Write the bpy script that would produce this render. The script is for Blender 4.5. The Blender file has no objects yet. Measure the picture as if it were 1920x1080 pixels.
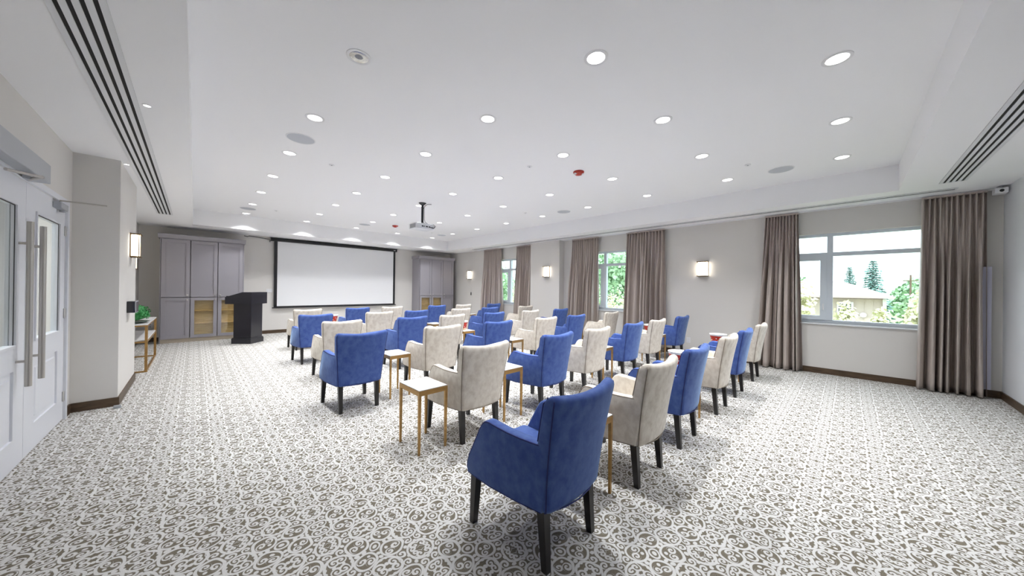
import bpy, bmesh, math, random
from math import sin, cos, pi, radians, sqrt
from mathutils import Vector, Matrix

random.seed(7)
SC = bpy.context.scene
COL = SC.collection

# ------------------------------------------------------------------ camera
# room frame: X runs along the screen wall towards the windows, Y runs from the camera
# corner towards the screen, Z is up; the camera stands at X=0, Y=0, 1.5 m high
FPX = 613.07
YAW, PITCH, ROLL = radians(45.847), radians(0.101), radians(0.694)
fw = Vector((cos(YAW)*cos(PITCH), sin(YAW)*cos(PITCH), sin(PITCH)))
rt = Vector((sin(YAW), -cos(YAW), 0.0))
up = rt.cross(fw)
RR = rt*cos(ROLL) + up*sin(ROLL)
UU = up*cos(ROLL) - rt*sin(ROLL)
cam_d = bpy.data.cameras.new('camera')
cam_d.sensor_width = 36.0
cam_d.lens = FPX/1920*36.0
cam_d.clip_start = 0.05
cam_d.clip_end = 400
cam = bpy.data.objects.new('camera', cam_d)
COL.objects.link(cam)
cam.matrix_world = Matrix(((RR.x, UU.x, -fw.x, 0), (RR.y, UU.y, -fw.y, 0), (RR.z, UU.z, -fw.z, 1.5), (0, 0, 0, 1)))
SC.camera = cam

# ------------------------------------------------------------------ sky, sun, exposure
w = bpy.data.worlds.new('sky'); SC.world = w; w.use_nodes = True
bg = w.node_tree.nodes['Background']
bg.inputs['Color'].default_value = (0.80, 0.92, 1.0, 1)
bg.inputs['Strength'].default_value = 3.0
sun_d = bpy.data.lights.new('sun', 'SUN'); sun_d.energy = 1.8; sun_d.angle = radians(3); sun_d.color = (1, .96, .88)
sun = bpy.data.objects.new('sun', sun_d); COL.objects.link(sun)
sun.rotation_euler = Vector((0.62, 0.25, -0.95)).to_track_quat('-Z', 'Y').to_euler()
sun.location = (-4, -4, 30)
DOWNLIGHT_W = 12.5
SCONCE_E = 8.0
SC.view_settings.view_transform = 'Standard'
SC.view_settings.look = 'None'
SC.view_settings.gamma = 1.0
SC.view_settings.use_curve_mapping = False
SC.view_settings.exposure = 0.43
SC.cycles.adaptive_threshold = 0.03
SC.cycles.max_bounces = 7
SC.cycles.diffuse_bounces = 4
SC.cycles.glossy_bounces = 2
SC.cycles.use_denoising = True

# ------------------------------------------------------------------ helpers
def put(o, parent=None):
    COL.objects.link(o)
    if parent is not None:
        o.parent = parent
    return o

def tag(o, label=None, cat=None, group=None, kind=None):
    if label: o['label'] = label
    if cat: o['category'] = cat
    if group: o['group'] = group
    if kind: o['kind'] = kind
    return o

def empty(name, loc=(0, 0, 0), rz=0.0):
    o = bpy.data.objects.new(name, None)
    o.empty_display_size = 0.05
    o.location = loc; o.rotation_euler = (0, 0, rz)
    return put(o)

def copy_tree(o, parent=None):
    c = o.copy(); COL.objects.link(c); c.parent = parent
    for ch in list(o.children):
        copy_tree(ch, c)
    return c

class MB:
    """collects shapes of ONE part"""
    def __init__(s): s.v = []; s.f = []
    def add(s, v, f):
        n = len(s.v); s.v += [tuple(p) for p in v]; s.f += [tuple(i+n for i in q) for q in f]; return s
    def box(s, x0, x1, y0, y1, z0, z1):
        v = [(x0,y0,z0),(x1,y0,z0),(x1,y1,z0),(x0,y1,z0),(x0,y0,z1),(x1,y0,z1),(x1,y1,z1),(x0,y1,z1)]
        return s.add(v, [(0,3,2,1),(4,5,6,7),(0,1,5,4),(1,2,6,5),(2,3,7,6),(3,0,4,7)])
    def rbox(s, x0, x1, y0, y1, z0, z1, r=0.01, seg=2):
        bm = bmesh.new()
        m = Matrix.Translation(((x0+x1)/2, (y0+y1)/2, (z0+z1)/2)) @ Matrix.Diagonal((x1-x0, y1-y0, z1-z0, 1))
        bmesh.ops.create_cube(bm, size=1.0, matrix=m)
        bmesh.ops.bevel(bm, geom=bm.edges[:], offset=r, segments=seg, profile=0.5, affect='EDGES')
        bm.verts.index_update()
        s.add([p.co[:] for p in bm.verts], [[q.index for q in f.verts] for f in bm.faces])
        bm.free(); return s
    def prism(s, poly, axis, a0, a1):
        """poly in the two other axes (in order), extruded along axis"""
        def P(p, a):
            l = list(p); l.insert(axis, a); return tuple(l)
        n = len(poly)
        v = [P(p, a0) for p in poly] + [P(p, a1) for p in poly]
        f = [tuple(range(n-1, -1, -1)), tuple(range(n, 2*n))]
        f += [(i, (i+1) % n, (i+1) % n+n, i+n) for i in range(n)]
        return s.add(v, f)
    def rings(s, rings, cap0=True, cap1=True, closed=True):
        n = len(rings[0]); k0 = len(s.v)
        for r in rings: s.v += [tuple(p) for p in r]
        for i in range(len(rings)-1):
            for j in range(n if closed else n-1):
                a = k0+i*n+j; b = k0+i*n+(j+1) % n
                s.f.append((a, b, b+n, a+n))
        if cap0: s.f.append(tuple(k0+j for j in range(n-1, -1, -1)))
        if cap1: s.f.append(tuple(k0+(len(rings)-1)*n+j for j in range(n)))
        return s
    def lathe(s, prof, c=(0, 0, 0), n=20, cap0=True, cap1=True):
        return s.rings([[(c[0]+r*cos(2*pi*j/n), c[1]+r*sin(2*pi*j/n), c[2]+z) for j in range(n)] for r, z in prof], cap0, cap1)
    def tube(s, pts, r, n=6, cap=True):
        pts = [Vector(p) for p in pts]; out = []
        for i, p in enumerate(pts):
            t = (pts[min(i+1, len(pts)-1)]-pts[max(i-1, 0)])
            if t.length < 1e-9: t = Vector((0, 0, 1))
            t.normalize()
            a = Vector((0, 0, 1)) if abs(t.z) < .9 else Vector((1, 0, 0))
            u = t.cross(a).normalized(); v = t.cross(u)
            rr = r[i] if isinstance(r, (list, tuple)) else r
            out.append([p+u*rr*cos(2*pi*k/n)+v*rr*sin(2*pi*k/n) for k in range(n)])
        return s.rings(out, cap, cap)
    def xf(s, m):
        s.v = [tuple(m @ Vector(p)) for p in s.v]; return s
    def build(s, name, mat, parent=None, smooth=False, angle=None):
        me = bpy.data.meshes.new(name)
        me.from_pydata(s.v, [], s.f)
        bm = bmesh.new(); bm.from_mesh(me)
        bmesh.ops.recalc_face_normals(bm, faces=bm.faces[:])
        bm.to_mesh(me); bm.free()
        if smooth:
            me.polygons.foreach_set('use_smooth', [True]*len(me.polygons))
            if angle is not None:
                me.set_sharp_from_angle(angle=radians(angle))
        me.materials.append(mat)
        return put(bpy.data.objects.new(name, me), parent)

# ------------------------------------------------------------------ materials
def srgb(r, g, b):
    def f(c):
        c /= 255.0
        return c/12.92 if c <= .04045 else ((c+.055)/1.055)**2.4
    return (f(r), f(g), f(b), 1)

def pmat(name, col, rough=.5, metal=0.0, sheen=0.0, spec=.5, noise=None, bump=None, emit=None, coat=0.0):
    m = bpy.data.materials.new(name); m.use_nodes = True
    nt = m.node_tree; b = nt.nodes['Principled BSDF']
    b.inputs['Base Color'].default_value = col
    b.inputs['Roughness'].default_value = rough
    b.inputs['Metallic'].default_value = metal
    b.inputs['Specular IOR Level'].default_value = spec
    if sheen:
        b.inputs['Sheen Weight'].default_value = sheen
        b.inputs['Sheen Roughness'].default_value = .35
    if coat: b.inputs['Coat Weight'].default_value = coat
    if emit:
        b.inputs['Emission Color'].default_value = emit[0]
        b.inputs['Emission Strength'].default_value = emit[1]
    tc = None
    if noise or bump:
        tc = nt.nodes.new('ShaderNodeTexCoord')
    if noise:   # (scale, colour2, low, high, (sx,sy,sz))
        mp = nt.nodes.new('ShaderNodeMapping')
        mp.inputs['Scale'].default_value = noise[4] if len(noise) > 4 else (1, 1, 1)
        n = nt.nodes.new('ShaderNodeTexNoise'); n.inputs['Scale'].default_value = noise[0]
        n.inputs['Detail'].default_value = 5; n.inputs['Roughness'].default_value = .6
        r = nt.nodes.new('ShaderNodeValToRGB')
        r.color_ramp.elements[0].position = noise[2]; r.color_ramp.elements[0].color = noise[1]
        r.color_ramp.elements[1].position = noise[3]; r.color_ramp.elements[1].color = col
        nt.links.new(tc.outputs['Object'], mp.inputs['Vector']); nt.links.new(mp.outputs[0], n.inputs['Vector'])
        nt.links.new(n.outputs['Fac'], r.inputs[0]); nt.links.new(r.outputs[0], b.inputs['Base Color'])
    if bump:    # (scale, strength, distance)
        n = nt.nodes.new('ShaderNodeTexNoise'); n.inputs['Scale'].default_value = bump[0]; n.inputs['Detail'].default_value = 3
        bp = nt.nodes.new('ShaderNodeBump'); bp.inputs['Strength'].default_value = bump[1]; bp.inputs['Distance'].default_value = bump[2]
        nt.links.new(tc.outputs['Object'], n.inputs['Vector']); nt.links.new(n.outputs['Fac'], bp.inputs['Height'])
        nt.links.new(bp.outputs[0], b.inputs['Normal'])
    return m

M = {}
M['wall'] = pmat('wall_paint', srgb(222, 219, 215), .75, bump=(180, .12, .002))
M['wall_white'] = pmat('white_paint', srgb(230, 232, 236), .6)
M['ceiling'] = pmat('ceiling_paint', srgb(247, 247, 249), .8)
M['base'] = pmat('dark_wood_base', srgb(98, 78, 58), .45, noise=(6, srgb(62, 46, 32), .3, .7, (1, 1, 8)))
M['door'] = pmat('door_white', srgb(228, 230, 236), .4)
M['cab'] = pmat('cabinet_grey', srgb(158, 155, 162), .42)
M['kick'] = pmat('cabinet_kick', srgb(196, 184, 166), .5)
M['oak'] = pmat('oak_veneer', srgb(222, 186, 128), .5, noise=(5, srgb(196, 156, 98), .35, .7, (1, 1, 9)))
M['nickel'] = pmat('brushed_nickel', srgb(205, 203, 200), .28, 1.0)
M['steel'] = pmat('satin_steel', srgb(190, 186, 180), .33, 1.0)
M['alu'] = pmat('painted_aluminium', srgb(178, 181, 186), .4, .4)
M['black'] = pmat('black_satin', srgb(22, 22, 26), .45)
M['vent_dark'] = pmat('vent_dark', srgb(26, 23, 21), .8)
M['white'] = pmat('white_plastic', srgb(232, 232, 234), .4)
M['vent_white'] = pmat('vent_white', srgb(226, 227, 230), .5)
M['grey_mesh'] = pmat('speaker_mesh', srgb(196, 199, 206), .7)
M['bronze'] = pmat('bronze', srgb(128, 106, 76), .35, .9)
M['diffuser'] = pmat('lit_glass', srgb(255, 246, 228), .4, emit=((1, .90, .74, 1), SCONCE_E))
M['lens'] = pmat('lit_lens', srgb(255, 255, 255), .4, emit=((1, .98, .95, 1), 3.0))
M['reflector'] = pmat('mirror_reflector', srgb(190, 190, 188), .15, 1.0)
M['navy'] = pmat('podium_navy', srgb(17, 16, 30), .32, coat=.3)
M['screen'] = pmat('screen_fabric', srgb(238, 239, 242), .8)
M['leg'] = pmat('black_wood', srgb(30, 27, 27), .32)
M['gold'] = pmat('brushed_gold', srgb(190, 152, 96), .34, .75, noise=(7, srgb(170, 132, 80), .3, .7, (1, 1, 6)))
M['marble'] = pmat('white_marble', srgb(240, 240, 240), .22, noise=(4, srgb(212, 214, 216), .25, .6))
M['marble_green'] = pmat('grey_green_marble', srgb(116, 128, 120), .25, noise=(7, srgb(70, 84, 76), .3, .7))
M['red'] = pmat('alarm_red', srgb(176, 44, 26), .35)
M['bowl_red'] = pmat('bowl_red', srgb(196, 52, 30), .45)
M['bowl_white'] = pmat('bowl_white', srgb(246, 244, 240), .5)
M['popcorn'] = pmat('popcorn_print', srgb(240, 212, 168), .6)
M['leaf'] = pmat('boxwood_leaf', srgb(66, 172, 88), .5, noise=(30, srgb(26, 116, 52), .3, .7))
M['cable'] = pmat('cable_black', srgb(18, 18, 20), .5)
M['projector'] = pmat('projector_white', srgb(224, 226, 230), .4)
M['grille'] = pmat('projector_grille', srgb(150, 152, 158), .6)
M['tablet'] = pmat('tablet_glass', srgb(14, 18, 34), .15, coat=.5)
M['frame'] = pmat('window_vinyl', srgb(214, 222, 230), .45)
# outdoors
M['ground'] = pmat('lawn', srgb(128, 146, 92), .9, noise=(.6, srgb(168, 166, 130), .3, .7))
M['roof'] = pmat('roof_shingle', srgb(196, 176, 168), .85, noise=(14, srgb(180, 160, 153), .3, .7, (1, 1, 4)))
M['siding'] = pmat('siding', srgb(196, 180, 168), .8)
M['trimw'] = pmat('house_trim', srgb(228, 226, 222), .7)
M['hglass'] = pmat('house_glass', srgb(70, 88, 92), .1)
M['conifer'] = pmat('conifer_needles', srgb(130, 164, 154), .8, noise=(1.5, srgb(104, 142, 134), .3, .7))
M['green'] = pmat('tree_leaf', srgb(170, 200, 160), .7, noise=(2.5, srgb(138, 178, 134), .3, .7))
M['yellow'] = pmat('pale_shrub_leaf', srgb(236, 230, 200), .7, noise=(3, srgb(214, 215, 172), .3, .7))
M['bark'] = pmat('bark', srgb(110, 92, 78), .9)

def velvet(name, col, dark, lo, hi, sheen):
    m = pmat(name, col, .72, sheen=sheen, spec=.25, noise=(19, dark, lo, hi, (1, 1, .8)), bump=(420, .25, .0012))
    m.node_tree.nodes['Principled BSDF'].inputs['Sheen Tint'].default_value = (min(1, col[0]*3+.25), min(1, col[1]*3+.25), min(1, col[2]*1.5+.3), 1)
    return m
M['blue'] = velvet('blue_velvet', srgb(82, 107, 170), srgb(60, 83, 152), .30, .66, .5)
M['cream'] = velvet('cream_velvet', srgb(228, 221, 210), srgb(205, 195, 182), .30, .62, .15)
M['pipe_blue'] = pmat('navy_piping', srgb(30, 42, 108), .7)
M['pipe_cream'] = pmat('taupe_piping', srgb(140, 128, 114), .7)

# silk curtain: fine vertical slub
m = pmat('taupe_silk', srgb(194, 182, 175), .38, spec=.6, noise=(14, srgb(178, 166, 159), .3, .7, (6, 6, .25)))
M['silk'] = m
M['liner'] = pmat('curtain_liner', srgb(196, 196, 214), .8)

# clear window glass: mostly see-through with a faint reflection
g = bpy.data.materials.new('window_glass'); g.use_nodes = True
nt = g.node_tree; nt.nodes.clear()
o_ = nt.nodes.new('ShaderNodeOutputMaterial'); mx = nt.nodes.new('ShaderNodeMixShader')
tr = nt.nodes.new('ShaderNodeBsdfTransparent'); gl = nt.nodes.new('ShaderNodeBsdfGlossy')
tr.inputs[0].default_value = (.95, .98, .98, 1); gl.inputs['Roughness'].default_value = .02
mx.inputs[0].default_value = .06
nt.links.new(tr.outputs[0], mx.inputs[1]); nt.links.new(gl.outputs[0], mx.inputs[2]); nt.links.new(mx.outputs[0], o_.inputs[0])
M['glass'] = g

# --- scroll carpet: distance fields of rings and spirals in a mirrored tile
def carpet():
    m = bpy.data.materials.new('scroll_carpet'); m.use_nodes = True
    nt = m.node_tree; b = nt.nodes['Principled BSDF']
    L = nt.links.new
    def N(op, *a):
        n = nt.nodes.new('ShaderNodeMath'); n.operation = op
        for i, x in enumerate(a):
            if isinstance(x, (int, float)): n.inputs[i].default_value = x
            else: L(x, n.inputs[i])
        return n.outputs[0]
    tc = nt.nodes.new('ShaderNodeTexCoord')
    wn = nt.nodes.new('ShaderNodeTexNoise'); wn.inputs['Scale'].default_value = 9; wn.inputs['Detail'].default_value = 1
    L(tc.outputs['Object'], wn.inputs['Vector'])
    sep = nt.nodes.new('ShaderNodeSeparateXYZ'); L(tc.outputs['Object'], sep.inputs[0])
    wc = nt.nodes.new('ShaderNodeSeparateColor'); L(wn.outputs['Color'], wc.inputs[0])
    x = N('ADD', sep.outputs[0], N('MULTIPLY', N('SUBTRACT', wc.outputs[0], .5), .034))
    y = N('ADD', sep.outputs[1], N('MULTIPLY', N('SUBTRACT', wc.outputs[1], .5), .034))
    H = .165
    u = N('PINGPONG', N('DIVIDE', x, 1.15), H); v = N('PINGPONG', N('DIVIDE', y, 1.15), H)
    def polar(cx, cy):
        dx = N('SUBTRACT', u, cx); dy = N('SUBTRACT', v, cy)
        return dx, dy, N('SQRT', N('ADD', N('MULTIPLY', dx, dx), N('MULTIPLY', dy, dy)))
    def ring(cx, cy, R, wd=.0125):
        _, _, r = polar(cx, cy)
        return N('SUBTRACT', N('ABSOLUTE', N('SUBTRACT', r, R)), wd/2)
    def dot(cx, cy, R):
        return N('SUBTRACT', polar(cx, cy)[2], R)
    def spiral(cx, cy, R, p=.0185, ch=1, ph=0.0, wd=.0112):
        dx, dy, r = polar(cx, cy)
        th = N('MULTIPLY', N('ARCTAN2', dy, dx), ch/(2*pi))
        s_ = N('FRACT', N('ADD', N('SUBTRACT', N('DIVIDE', r, p), th), ph+2))
        d = N('SUBTRACT', N('MULTIPLY', N('ABSOLUTE', N('SUBTRACT', s_, .5)), p), wd/2)
        return N('MAXIMUM', d, N('SUBTRACT', r, R))
    wl = .0122
    S = [ring(.064,.062,.050, wl),spiral(.050,.079,.023,wd=.0112),spiral(.082,.052,.022,ch=-1,ph=.3,wd=.0112),dot(.046,.042,.0085),
        ring(.165,.165,.060, wl),spiral(.148,.134,.024,ph=.2,wd=.0108),spiral(.132,.150,.018,ph=.7,ch=-1,wd=.0108),
        spiral(.150,.030,.026,ch=-1,ph=.6,wd=.0108),spiral(.030,.150,.026,ph=.1,wd=.0108),
        ring(.165,.0,.060, wl),ring(.0,.165,.060, wl),spiral(.136,.080,.022,ph=.45,ch=-1,wd=.0112),spiral(.080,.136,.022,ph=.8,wd=.0112),
        dot(0,0,.012),ring(0,0,.026,.0095),dot(.112,.112,.010),dot(.0,.085,.011),dot(.085,.0,.011),dot(.108,.012,.009),dot(.012,.108,.009),dot(0,.055,.010),dot(.055,0,.010),dot(0,.145,.010),dot(.145,0,.008),dot(.100,.165,.009),dot(.165,.100,.009)]
    d = S[0]
    for q in S[1:]: d = N('MINIMUM', d, q)
    mr = nt.nodes.new('ShaderNodeMapRange'); mr.interpolation_type = 'SMOOTHSTEP'
    mr.inputs['From Min'].default_value = -.0016; mr.inputs['From Max'].default_value = .0016
    mr.inputs['To Min'].default_value = 1; mr.inputs['To Max'].default_value = 0
    L(d, mr.inputs['Value'])
    fn = nt.nodes.new('ShaderNodeTexNoise'); fn.inputs['Scale'].default_value = 260; fn.inputs['Detail'].default_value = 2
    L(tc.outputs['Object'], fn.inputs['Vector'])
    def ramp(c0, c1):
        r = nt.nodes.new('ShaderNodeValToRGB')
        r.color_ramp.elements[0].position = .3; r.color_ramp.elements[1].position = .7
        r.color_ramp.elements[0].color = c0; r.color_ramp.elements[1].color = c1
        L(fn.outputs['Fac'], r.inputs[0]); return r.outputs[0]
    mix = nt.nodes.new('ShaderNodeMix'); mix.data_type = 'RGBA'
    L(mr.outputs[0], mix.inputs[0])
    L(ramp(srgb(98, 91, 80), srgb(132, 125, 112)), mix.inputs[6]); L(ramp(srgb(198, 197, 195), srgb(219, 218, 216)), mix.inputs[7])
    L(mix.outputs[2], b.inputs['Base Color'])
    b.inputs['Roughness'].default_value = .95; b.inputs['Specular IOR Level'].default_value = .1
    bp = nt.nodes.new('ShaderNodeBump'); bp.inputs['Strength'].default_value = .5; bp.inputs['Distance'].default_value = .004
    L(N('ADD', mr.outputs[0], N('MULTIPLY', fn.outputs['Fac'], .5)), bp.inputs['Height']); L(bp.outputs[0], b.inputs['Normal'])
    return m
M['carpet'] = carpet()

# ------------------------------------------------------------------ room shell
WX, BY, LX, NY = 8.34, 12.65, -1.0275, -1.545      # window wall, screen wall, door wall, wall behind the camera
CL, CT = 3.02, 3.405                                # low ceiling, tray ceiling
TX0, TX1, TY0, TY1 = -0.044, 7.45, -0.505, 11.50    # tray opening
KX, KY0, KY1 = -0.667, 6.27, 7.80                   # chase beside the doors
PX, PY0, PY1 = 8.10, 6.25, 7.46                     # pilaster on the window wall
WIN = [(-1.00, .98, .245), (3.50, 5.50, 4.85), (7.56, 9.47, 8.76)]   # y0, y1, mullion
WZ0, WZ1 = .93, 2.59
DY0, DYM, DY1, DZ = 3.68, 4.845, 6.01, 2.35

def struct(o, label, cat):
    return tag(o, label, cat, kind='structure')

struct(MB().box(LX-.3, WX+.25, NY-.2, BY+.2, -.12, 0).build('floor', M['carpet']),
       'cream and taupe scroll patterned carpet over the whole room', 'floor')
c = MB()
for (x0, x1, y0, y1) in ((LX-.2, TX0, NY-.2, BY+.2), (TX1, WX+.2, NY-.2, BY+.2), (TX0, TX1, NY-.2, TY0), (TX0, TX1, TY1, BY+.2)):
    c.box(x0, x1, y0, y1, CL, CT+.1)
c.box(TX0, TX1, TY0, TY1, CT, CT+.1)
struct(c.build('ceiling', M['ceiling']), 'white tray ceiling with a lower border all round', 'ceiling')

c = MB(); yy = NY-.2
for (y0, y1, _) in WIN:
    c.box(WX, WX+.2, yy, y0, 0, CL); c.box(WX, WX+.2, y0, y1, 0, WZ0); c.box(WX, WX+.2, y0, y1, WZ1, CL); yy = y1
c.box(WX, WX+.2, yy, BY+.2, 0, CL)
struct(c.build('wall_right', M['wall']), 'warm grey wall with three curtained windows', 'wall')
struct(MB().box(PX, WX, PY0, PY1, 0, CL).build('wall_pilaster', M['wall']), 'grey pilaster projecting between the far and middle windows', 'wall')
struct(MB().box(LX-.2, WX+.2, BY, BY+.2, 0, CL).build('wall_back', M['wall']), 'grey wall behind the projection screen and cabinets', 'wall')
struct(MB().box(LX-.2, WX+.2, NY-.2, NY, 0, CL).build('wall_front', M['wall_white']), 'pale wall at the right edge beside the nearest curtain', 'wall')
c = MB().box(LX-.2, LX, NY-.2, DY0, 0, CL).box(LX-.2, LX, DY1, BY+.2, 0, CL).box(LX-.2, LX, DY0, DY1, DZ, CL)
struct(c.build('wall_left', M['wall']), 'grey wall with the white double doors', 'wall')
struct(MB().box(LX, KX, KY0, KY1, 0, CL).build('wall_chase', M['wall']), 'grey wall chase projecting beside the double doors', 'wall')

def baseboard(name, segs, label):
    b = MB()
    for s in segs: b.box(*s, 0, .105)
    struct(b.build(name, M['base']), label, 'baseboard')
t = .014
baseboard('baseboard_right', [(WX-t, WX, NY+t, PY0-t), (WX-t, WX, PY1+t, 12.04), (PX-t, PX, PY0-t, PY1+t), (PX, WX-t, PY0-t, PY0), (PX, WX-t, PY1, PY1+t)],
          'dark brown baseboard under the windows')
baseboard('baseboard_back', [(1.01, 6.49, BY-t, BY), (LX+t, -.63, BY-t, BY)], 'dark brown baseboard under the projection screen')
baseboard('baseboard_front', [(LX, WX, NY, NY+t)], 'dark brown baseboard at the right edge below the pale wall')
baseboard('baseboard_left', [(LX, LX+t, NY+t, DY0-.06), (LX, LX+t, DY1+.06, KY0-t), (LX, LX+t, KY1+t, BY-t), (KX, KX+t, KY0-t, KY1+t),
          (LX+t, KX, KY0-t, KY0), (LX+t, KX, KY1, KY1+t)], 'dark brown baseboard around the chase beside the doors')

# corridor seen through the door glass
struct(MB().box(-4.2, -4.1, 1.5, 9, 0, 2.8).build('wall_corridor', M['wall_white']), 'white corridor wall seen through the door glass', 'wall')
struct(MB().box(-4.2, LX-.2, 1.4, 1.5, 0, 2.8).build('wall_corridor_near', M['wall_white']), 'white near end wall of the corridor', 'wall')
struct(MB().box(-4.2, LX-.2, 9, 9.1, 0, 2.8).build('wall_corridor_far', M['wall_white']), 'white far end wall of the corridor', 'wall')
struct(MB().box(-4.2, LX-.2, 1.4, 9.1, 2.8, 2.9).build('ceiling_corridor', M['ceiling']), 'white corridor ceiling behind the doors', 'ceiling')
struct(MB().box(-4.2, LX-.3, 1.4, 9.1, -.1, -.002).build('floor_corridor', M['kick']), 'pale corridor floor seen through the door glass', 'floor')
ld = bpy.data.lights.new('corridor_fill_lamp', 'AREA'); ld.shape = 'RECTANGLE'; ld.size = .6; ld.size_y = 1.2; ld.energy = 60  # unseen lamp added to brighten the corridor behind the door glass
corr = empty('corridor_fill_light', (-2.7, 5.0, 2.795))
tag(corr, 'added fill light panel in the corridor behind the door glass', 'fill light')
MB().box(-.32, .32, -.62, .62, -.03, -.002).build('fill_light_housing', M['white'], corr)
lo = put(bpy.data.objects.new('corridor_fill_lamp', ld), corr); lo.location = (0, 0, -.04)

# ------------------------------------------------------------------ windows
WLAB = ['large window beside the wall corner looking onto a house roof', 'middle window looking onto a green tree', 'farthest window beyond the pilaster']
for i, (y0, y1, ym) in enumerate(WIN):
    e = empty('window_%d' % (i+1), (WX, (y0+y1)/2, WZ0)); struct(e, WLAB[i], 'window')
    def part(mb, name, mat, smooth=False):
        return mb.xf(Matrix.Translation((-WX, -(y0+y1)/2, -WZ0))).build(name, mat, e, smooth)
    xa, xb = WX+.075, WX+.155
    tz = 2.205
    part(MB().box(xa, xb, y0, y1, WZ0, WZ0+.06).box(xa, xb, y0, y1, WZ1-.05, WZ1).box(xa, xb, y0, y0+.05, WZ0, WZ1).box(xa, xb, y1-.05, y1, WZ0, WZ1), 'window_frame', M['frame'])
    part(MB().box(xa-.01, xb, ym-.04, ym+.04, WZ0+.06, WZ1-.05), 'mullion', M['frame'])
    part(MB().box(xa-.008, xb, y0+.05, ym-.04, tz-.035, tz+.035), 'transom', M['frame'])
    part(MB().box(xa-.008, xb, ym+.04, y1-.05, tz-.035, tz+.035), 'transom', M['frame'])
    a0, a1, b0, b1 = ym+.04, y1-.05, WZ0+.06, tz-.035
    sash = part(MB().box(xa-.02, xb-.02, a0, a1, b0, b0+.075).box(xa-.02, xb-.02, a0, a1, b1-.075, b1).box(xa-.02, xb-.02, a0, a0+.09, b0+.075, b1-.075).box(xa-.02, xb-.02, a1-.09, a1, b0+.075, b1-.075), 'casement_sash', M['frame'])
    part(MB().rbox(xa-.045, xa-.02, a0+.035, a0+.055, b0+.18, b0+.30, .006), 'casement_handle', M['white'])
    for (p0, p1, q0, q1) in ((y0+.05, ym-.04, WZ0+.06, tz-.035), (y0+.05, ym-.04, tz+.035, WZ1-.05), (ym+.04, y1-.05, tz+.035, WZ1-.05), (a0+.09, a1-.09, b0+.075, b1-.075)):
        part(MB().box(xa+.036, xa+.042, p0, p1, q0, q1), 'pane', M['glass'])
    part(MB().rbox(WX-.03, WX+.075, y0-.03, y1+.03, WZ0-.025, WZ0, .006), 'window_sill', M['wall_white'])

# ------------------------------------------------------------------ double doors on the left wall
struct(MB().box(LX-.20, LX+.02, DY0-.06, DY0-.003, 0, DZ+.06).box(LX-.20, LX+.02, DY1+.003, DY1+.06, 0, DZ+.06).box(LX-.20, LX+.02, DY0-.003, DY1+.003, DZ+.003, DZ+.06).build('trim_1', M['door']),
       'white casing around the double doors', 'door casing')
def door(name, y0, y1, hinge_y, pull_y, label):
    e = empty(name, (LX-.03, (y0+y1)/2, 0)); struct(e, label, 'door')
    T = Matrix.Translation((-(LX-.03), -(y0+y1)/2, 0))
    x0, x1 = LX-.045, LX+.0
    g0, g1, gz0, gz1 = y0+.21, y1-.25, 1.0, 2.12
    if hinge_y < y1-.01: g0, g1 = y0+.25, y1-.22
    mb = MB().box(x0, x1, y0, g0, .008, DZ).box(x0, x1, g1, y1, .008, DZ).box(x0, x1, g0, g1, gz1, DZ).box(x0, x1, g0, g1, .79, gz0).box(x0, x1, g0, g1, .008, .24)
    mb.xf(T).build('leaf', M['door'], e)
    MB().box(x0+.012, x1-.014, g0, g1, .24, .79).xf(T).build('panel_recess', M['door'], e)
    MB().rbox(x0+.006, x1-.003, g0+.05, g1-.05, .29, .74, .010, 1).xf(T).build('raised_panel', M['door'], e)
    MB().box(x1, x1+.010, g0-.02, g1+.02, gz1, gz1+.02).box(x1, x1+.010, g0-.02, g1+.02, gz0-.02, gz0).box(x1, x1+.010, g0-.02, g0, gz0, gz1).box(x1, x1+.010, g1, g1+.02, gz0, gz1).xf(T).build('glazing_bead', M['door'], e)
    MB().box(x1-.004, x1-.001, g0, g0+.008, gz0, gz1).box(x1-.004, x1-.001, g1-.008, g1, gz0, gz1).box(x1-.004, x1-.001, g0+.008, g1-.008, gz1-.008, gz1).xf(T).build('glazing_gasket', M['black'], e)
    MB().box(x0+.018, x0+.024, g0, g1, gz0, gz1).xf(T).build('pane', M['glass'], e)
    h = MB().tube([(LX+.06, pull_y, .655), (LX+.06, pull_y, 2.0)], .019, 14).xf(T).build('pull_bar', M['steel'], e, True, 40)
    for z in (.86, 1.82):
        MB().tube([(x1, pull_y, z), (LX+.052, pull_y, z)], .011, 8).xf(T).build('standoff', M['steel'], h, True, 40)
    for z in (.26, 1.17, 2.07):
        MB().rbox(x1, x1+.012, hinge_y-.022, hinge_y+.010, z-.055, z+.055, .004, 1).xf(T).build('hinge', M['nickel'], e)
    return e
door('door_1', DY0+.004, DYM-.003, DY0+.02, 4.665, 'white glazed door leaf at the left edge with a steel pull')
door('door_2', DYM+.003, DY1-.004, DY1-.014, 4.985, 'white glazed door leaf beside the grey chase with three hinges')
op = empty('door_operator', (LX, 4.3, 2.38))
tag(op, 'long silver automatic door operator box mounted above the left door leaf', 'door operator')
MB().rbox(.0, .098, -.66, .67, .0, .165, .006).build('housing', M['alu'], op)
MB().rbox(.03, .075, .30, .42, -.045, 0, .006).build('spindle', M['alu'], op)
MB().tube([(.055, .36, -.035), (.16, .12, -.05)], .013, 8).tube([(.16, .12, -.05), (.05, -.10, -.07)], .011, 8).build('arm', M['steel'], op, True, 40)
dc = empty('door_closer', (LX, 5.68, 2.26))
tag(dc, 'small silver door closer with a rod on the right door leaf', 'door closer')
MB().rbox(.0, .055, -.13, .13, .0, .062, .008).build('closer_body', M['alu'], dc)
MB().lathe([(.022, -.018), (.022, .0)], (.028, .06, 0), 14).build('pinion_cap', M['alu'], dc, True, 40)
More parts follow.
